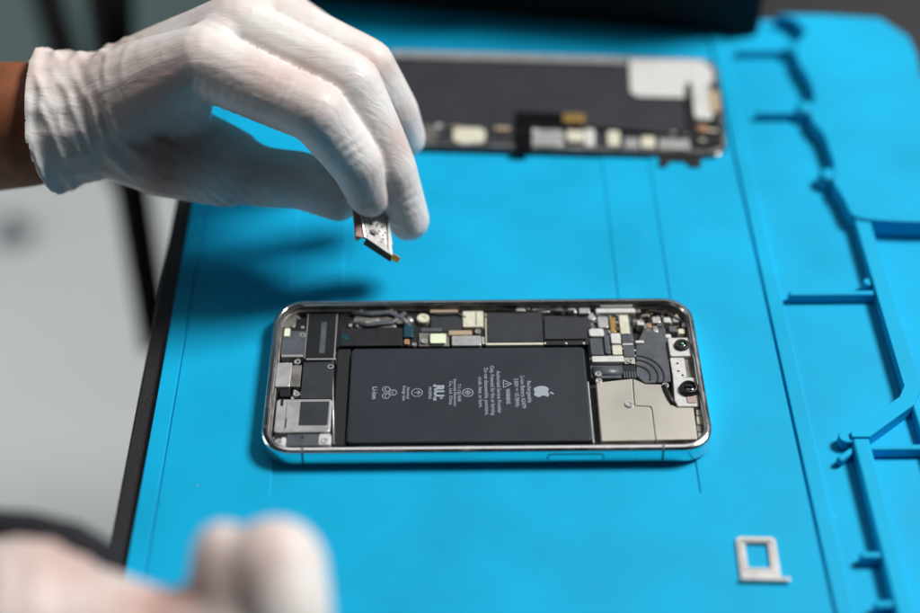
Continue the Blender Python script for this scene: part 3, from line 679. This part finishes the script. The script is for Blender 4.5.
caps = [(A1, W1, 24.5, 22), (A2, W2_, 23, 21), (W1, IM, 22, 12.6), (W2_, MMc, 21, 12.2), (W2_, RM, 21, 11.5), (W2_, PM, 20, 10.5),
        (W1, TC, 21, 18), (TC, TM, 18, 14.2), (TM, TJ, 13.2, 10.5), (TJ, TI, 10.5, 10.1), (TI, TT, 10.1, 8),
        (TC, IM, 13, 8), (IM, MMc, 10.8, 10.4), (MMc, RM, 10.4, 10), (RM, PM, 9.5, 9),
        (IM, IP, 12.0, 10.2), (IP, ID, 10.2, 8.9), (ID, IT, 8.9, 7.7),
        (MMc, MP, 12.0, 10.2), (MP, MD, 10.2, 8.8), (MD, MT, 8.8, 7.6),
        (RM, RP, 11.2, 9.6), (RP, RD, 9.4, 8.2), (RD, RT, 8.2, 7.2),
        (PM, PP, 9.6, 8.2), (PP, PD, 8.2, 7.2), (PD, PT, 7.2, 6.4)]
CUT = 7.5
def cuff_keep(P):
    a = np.array(A1); ax = np.array((Vector(W1) - Vector(A1)).normalized())
    return (P - a) @ ax - CUT - 3.5 * vnoise(P, .022, 7) > 0
def wr_upper(P, no):
    d = .35 * vnoise(P, .045, 1.0) + .06 * vnoise(P, .16, 4.0)
    d += folds(P, (-146.69, 78.22, 61.51), (.93, .22, .25), 8.5, 3.7, 23, 2.0, .8)
    d += folds(P, (-141.1, 61.01, 50.64), (.9, .3, .32), 6.5, 3.5, 20, 5.0, .8)
    d += folds(P, (-139.12, 94.86, 64.58), (.95, .05, .1), 7.5, 1.8, 22, 8.0, .7)
    d += folds(P, (-67.31, 49.71, 75.49), (.95, -.2, -.3), 2.9, 1.0, 12, 11.0, .4)
    d += folds(P, (-83.77, 61.22, 80.28), (.95, -.1, -.2), 3.4, .9, 11, 12.0, .4)
    d += folds(P, (-47.81, 44.66, 65.91), (.6, -.45, -.6), 3.0, 1.0, 7, 14.0, .4)
    d += folds(P, (-93.65, 58.62, 39.66), (.75, .45, .48), 3.6, 1.0, 16, 15.0, .5)
    d += folds(P, (-67.65, 57.55, 35.77), (.95, .1, .1), 3.0, .9, 11, 16.0, .5)
    d += folds(P, (-68.65, 80.96, 79.4), (.3, .6, .66), 5.0, 1.0, 11, 17.0, .5)
    d += folds(P, (-101.73, 65.01, 65.27), (.53, .58, .62), 4.0, .9, 14, 18.0, .5)
    d += folds(P, (-27.05, 49.35, 38.98), (.5, -.5, -.7), 3.4, .5, 7, 19.0, .4)
    d += folds(P, (-33.85, 82.07, 66.23), (.6, -.4, -.6), 3.6, .35, 8, 21.0, .4)
    # valleys between neighbouring fingers
    def seg(a, b, ra, rb):
        a, b = np.array(a), np.array(b); t = np.clip(((P - a) @ (b - a)) / ((b - a) @ (b - a)), 0, 1)
        return np.sqrt(((P - a - t[:, None] * (b - a)) ** 2).sum(1)) - (ra + (rb - ra) * t)
    def finger(w, m, p, dd, t, r):
        w = Vector(w).lerp(Vector(m), .55)
        return np.minimum.reduce([seg(w, m, r[0] + 1, r[0]), seg(m, p, r[0], r[1]), seg(p, dd, r[1], r[2]), seg(dd, t, r[2], r[3])])
    F = [finger(W1, IM, IP, ID, IT, (12.2, 10.4, 9.1, 7.8)), finger(W2_, MMc, MP, MD, MT, (12, 10.4, 9, 7.8)), finger(W2_, RM, RP, RD, RT, (11.4, 9.7, 8.4, 7.3)), finger(W2_, PM, PP, PD, PT, (9.8, 8.4, 7.3, 6.5))]
    for f, g in zip(F, F[1:]):
        near = np.exp(-np.clip(np.maximum(f, g), 0, 99) / 3.0)
        d -= 1.1 * near * np.exp(-((f - g) / 1.5) ** 2)
    # rolled bead where the cuff ends
    a = np.array(A1); ax = np.array((Vector(W1) - Vector(A1)).normalized()); s = (P - a) @ ax
    cut = CUT + 3.5 * vnoise(P, .022, 7)
    d += 1.0 * np.exp(-((s - cut - .8) / 1.3) ** 2) + 1.2 * np.exp(-((s - cut) / 9) ** 2)
    return d
caps_cut = caps
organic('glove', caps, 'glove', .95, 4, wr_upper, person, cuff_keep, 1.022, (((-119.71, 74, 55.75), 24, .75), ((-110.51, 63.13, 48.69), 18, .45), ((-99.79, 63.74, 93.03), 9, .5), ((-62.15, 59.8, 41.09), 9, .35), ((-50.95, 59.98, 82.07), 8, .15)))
E1, E2 = (-288.81, 120.28, 10.56), (-297.91, 136.25, -1.71)
organic('forearm', [(E1, A1, 30, 22.6), (E2, A2, 29, 21.5), (A1, W1, 22.6, 18), (A2, W2_, 21.5, 17)], 'skin', 2.0, 8, lambda P, no: .2 * vnoise(P, .05, 3), person)

# lower hand, close to the lens
q = 412
caps = [((-164.92, -151.89, 52.54), (-115.77, -148.47, 68.07), 28, 25), ((-166.98, -154.23, 42.78), (-108.24, -152.37, 52.36), 28, 25), ((-115.77, -148.47, 68.07), (-84.04, -151.88, 67.57), 24, 16), ((-108.24, -152.37, 52.36), (-73.09, -154.9, 55.72), 24, 19),
        ((-84.04, -151.88, 67.57), (-66.13, -152.37, 72.97), 15, 11), ((-66.13, -152.37, 72.97), (-66.26, -136.27, 87.06), 10, 6.9), ((-66.26, -136.27, 87.06), (-62.71, -148.69, 79.79), 6.9, 9),
        ((-73.09, -154.9, 55.72), (-53.17, -140.72, 85.35), 18, 12.5), ((-53.17, -140.72, 85.35), (-50.91, -149.97, 81.41), 12.5, 11.5), ((-50.91, -149.97, 81.41), (-49.91, -164.02, 69.49), 11.5, 10), ((-84.04, -151.88, 67.57), (-58.3, -152.44, 72.95), 15, 14),
        ((-73.75, -152.66, 52.26), (-50.97, -139.99, 71.59), 16, 9.5), ((-50.97, -139.99, 71.59), (-47.59, -155.16, 64.32), 9.5, 9)]
organic('glove', caps, 'glove', 1.3, 9, lambda P, no: .5 * vnoise(P, .05, 31) + folds(P, (-106.49, -135.72, 78.69), (.9, .2, .2), 7, 1.6, 30, 33, 1.4), person, taut=(((-105.52, -141.47, 78.44), 26, .4), ((-71.95, -145.05, 74.85), 14, .55), ((-57.94, -145.48, 83.21), 7, .5), ((-90.75, -147.72, 74.83), 16, .4)))  # tint patches here make the bright near hand dimmer and pinker
organic('sleeve', [((-237.38, -160.24, 15.67), (-173.04, -144.99, 35.05), 34, 32)], 'cloth', 3, 6, lambda P, no: 1.2 * vnoise(P, .04, 41), person)

# ------------------------------------------------------------------ the part held between thumb and fingers
ORG = Vector((-42.07, 42.62, 30.33))
tool = empty('metal_bracket', tuple(ORG), 'small silver perforated metal part pinched between gloved thumb and fingers', 'phone part')
def rl(p): return Vector(p) - ORG
A, B_, C_, D_ = rl((-42.44, 52.27, 37.61)), rl((-33.42, 52.87, 32.48)), rl((-31.35, 38.63, 24.73)), rl((-40.3, 39.34, 32.7))
nrm = (B_ - A).cross(D_ - A).normalized()
if nrm.y > 0: nrm = -nrm
def slab(pts, th):
    f = [p for p in pts]; bk = [p - nrm * th for p in pts]; n = len(pts)
    return MB().add([tuple(v) for v in f + bk], [tuple(range(n)), tuple(range(n, 2 * n))[::-1]] + [(i, (i + 1) % n, n + (i + 1) % n, n + i) for i in range(n)])
fp = slab([A, B_, C_, D_], .8).build('face_plate', 'stamped', tool, bevel=.12)
for u, v in ((.3, .5), (.52, .46), (.74, .44), (.34, .68), (.56, .65), (.78, .63), (.66, .84)):
    c = A + (B_ - A) * u + (D_ - A) * v; e1 = (B_ - A).normalized() * .33; e2 = (D_ - A).normalized() * .33
    MB().add([tuple(c + e1 * math.cos(t) + e2 * math.sin(t) + nrm * dz) for dz in (.03, -.3) for t in [2 * math.pi * k / 10 for k in range(10)]],
             [tuple(range(10)), tuple(range(10, 20))[::-1]] + [(k, (k + 1) % 10, 10 + (k + 1) % 10, 10 + k) for k in range(10)]).build('hole', 'dark', fp)
lx = (A - B_).normalized()
sd = [A + lx * .2 - nrm * .2, A + lx * 2.6 - nrm * 1.6, D_ + lx * 3.6 - nrm * 1.2, D_ + lx * .2 - nrm * .2]
tmp = nrm.copy()
slab(sd, .6).build('side_wall', 'rose', tool, bevel=.1)
slab([A + lx * .1 + nrm * .12, A + lx * .9 + nrm * .05, D_ + lx * .9 + nrm * .05, D_ + lx * .1 + nrm * .12], .5).build('side_flange', 'silver', tool, bevel=.1)
dn = (D_ - A).normalized()
def onface(u, v): return A + (B_ - A) * u + (D_ - A) * v
for u0, v0, u1, v1, m_ in ((.02, .05, .07, .95, 'stamped'), (.2, .7, .42, .8, 'tape'), (.93, .1, .98, .95, 'stamped')):
    slab([onface(u0, v0) + nrm * .25, onface(u1, v0) + nrm * .25, onface(u1, v1) + nrm * .25, onface(u0, v1) + nrm * .25], .3).build('pressed_rail', m_, fp, bevel=.08)
slab([D_ + dn * .05 - nrm * .3, C_ + dn * .05 - nrm * .3, C_ + dn * .8 - nrm * 2.0, D_ + dn * .8 - nrm * 2.4], .6).build('lower_wall', 'antenna', tool, bevel=.1)
MB().lathe(0, 0, [(.9, -.8), (1.3, 0), (1.1, .8), (.5, 1.1)], 14).build('corner_tab', 'white', tool, smooth=True, loc=tuple(rl((-43.51, 41, 31.52))))
MB().box(-1.5, -1.1, 1.5, 1.1, -.3, .3, .3).build('end_tab', 'gold', tool, bevel=.1, loc=tuple(rl((-30.56, 38.19, 24.27)))).rotation_euler = (.6, .3, -.5)

# ------------------------------------------------------------------ chair arm near the lens
ar = empty('chair_armrest', (-135.17, -75.37, 11.35), 'black padded armrest at the lower left beside the desk', 'armrest')
o0 = Vector((-135.17, -75.37, 11.35))
MB().tube([tuple(Vector(p) - o0) for p in ((-158.87, -111.76, 68.78), (-137.61, -113.38, 70.1), (-119.11, -115.68, 70.69), (-107.16, -118.96, 70.21), (-97.81, -123.05, 65.93))], 4.0, 12, .8).build('arm_pad', 'cloth', ar, smooth=True)

# ------------------------------------------------------------------ lights
def area(name, loc, target, sx, sy, power, col):
    l = bpy.data.lights.new(name, 'AREA'); l.shape = 'RECTANGLE'; l.size = sx; l.size_y = sy; l.energy = power; l.color = col
    o = bpy.data.objects.new(name, l); C.objects.link(o); o.location = loc
    o.rotation_euler = (Vector(target) - Vector(loc)).to_track_quat('-Z', 'Y').to_euler(); return o
area('bench_lamp', (1.22, .52, 1.66), (0, .05, 0), .60, .56, 60, (1, .985, .97))
area('floor_fill', (-1.5, .35, -.02), (-.7, .75, -.75), .9, .6, 11, (.93, .98, 1))  # added unseen fill, brightens only the floor and wall panel
area('chamfer_light', (0, .56, 2.0), (0, 0, 0), 1.2, .7, 4.0, (1, .98, 1))  # added overhead panel, mirrored as the bright line on the frame edge
area('sheen_light', (.5, 3.0, 1.5), (0, 0, 0), 2.6, 2.2, 4.5, (.95, .98, 1))  # added soft source behind, gives the metal and far rim something to reflect
w = bpy.data.worlds.new('World'); scene.world = w; w.use_nodes = True
w.node_tree.nodes['Background'].inputs[0].default_value = (.85, .92, 1, 1)
w.node_tree.nodes['Background'].inputs[1].default_value = .012

# ------------------------------------------------------------------ camera
cd = bpy.data.cameras.new('camera'); cam = bpy.data.objects.new('camera', cd); C.objects.link(cam)
cd.sensor_width = 36; cd.lens = 1566.498 * 36 / 920; cd.clip_start = .01; cd.clip_end = 50
th, yaw, roll = R(43.43556), R(.31443), R(-.24452)
fw = Vector((math.sin(yaw) * math.cos(th), math.cos(yaw) * math.cos(th), -math.sin(th)))
r_ = Vector((math.cos(yaw), -math.sin(yaw), 0)); u_ = r_.cross(fw)
r2 = r_ * math.cos(roll) + u_ * math.sin(roll); u2 = -r_ * math.sin(roll) + u_ * math.cos(roll)
mw = Matrix((r2, u2, -fw)).transposed().to_4x4(); mw.translation = Vector((-10.4628, -368.5222, 386.0676)) * MM
cam.matrix_world = mw
cd.dof.use_dof = True; cd.dof.focus_distance = .528; cd.dof.aperture_fstop = 3.1
scene.camera = cam
scene.view_settings.view_transform = 'Standard'; scene.view_settings.look = 'None'; scene.view_settings.gamma = 1
scene.view_settings.exposure = 0
scene.render.engine = 'CYCLES'
scene.cycles.use_denoising = True
scene.cycles.max_bounces = 8
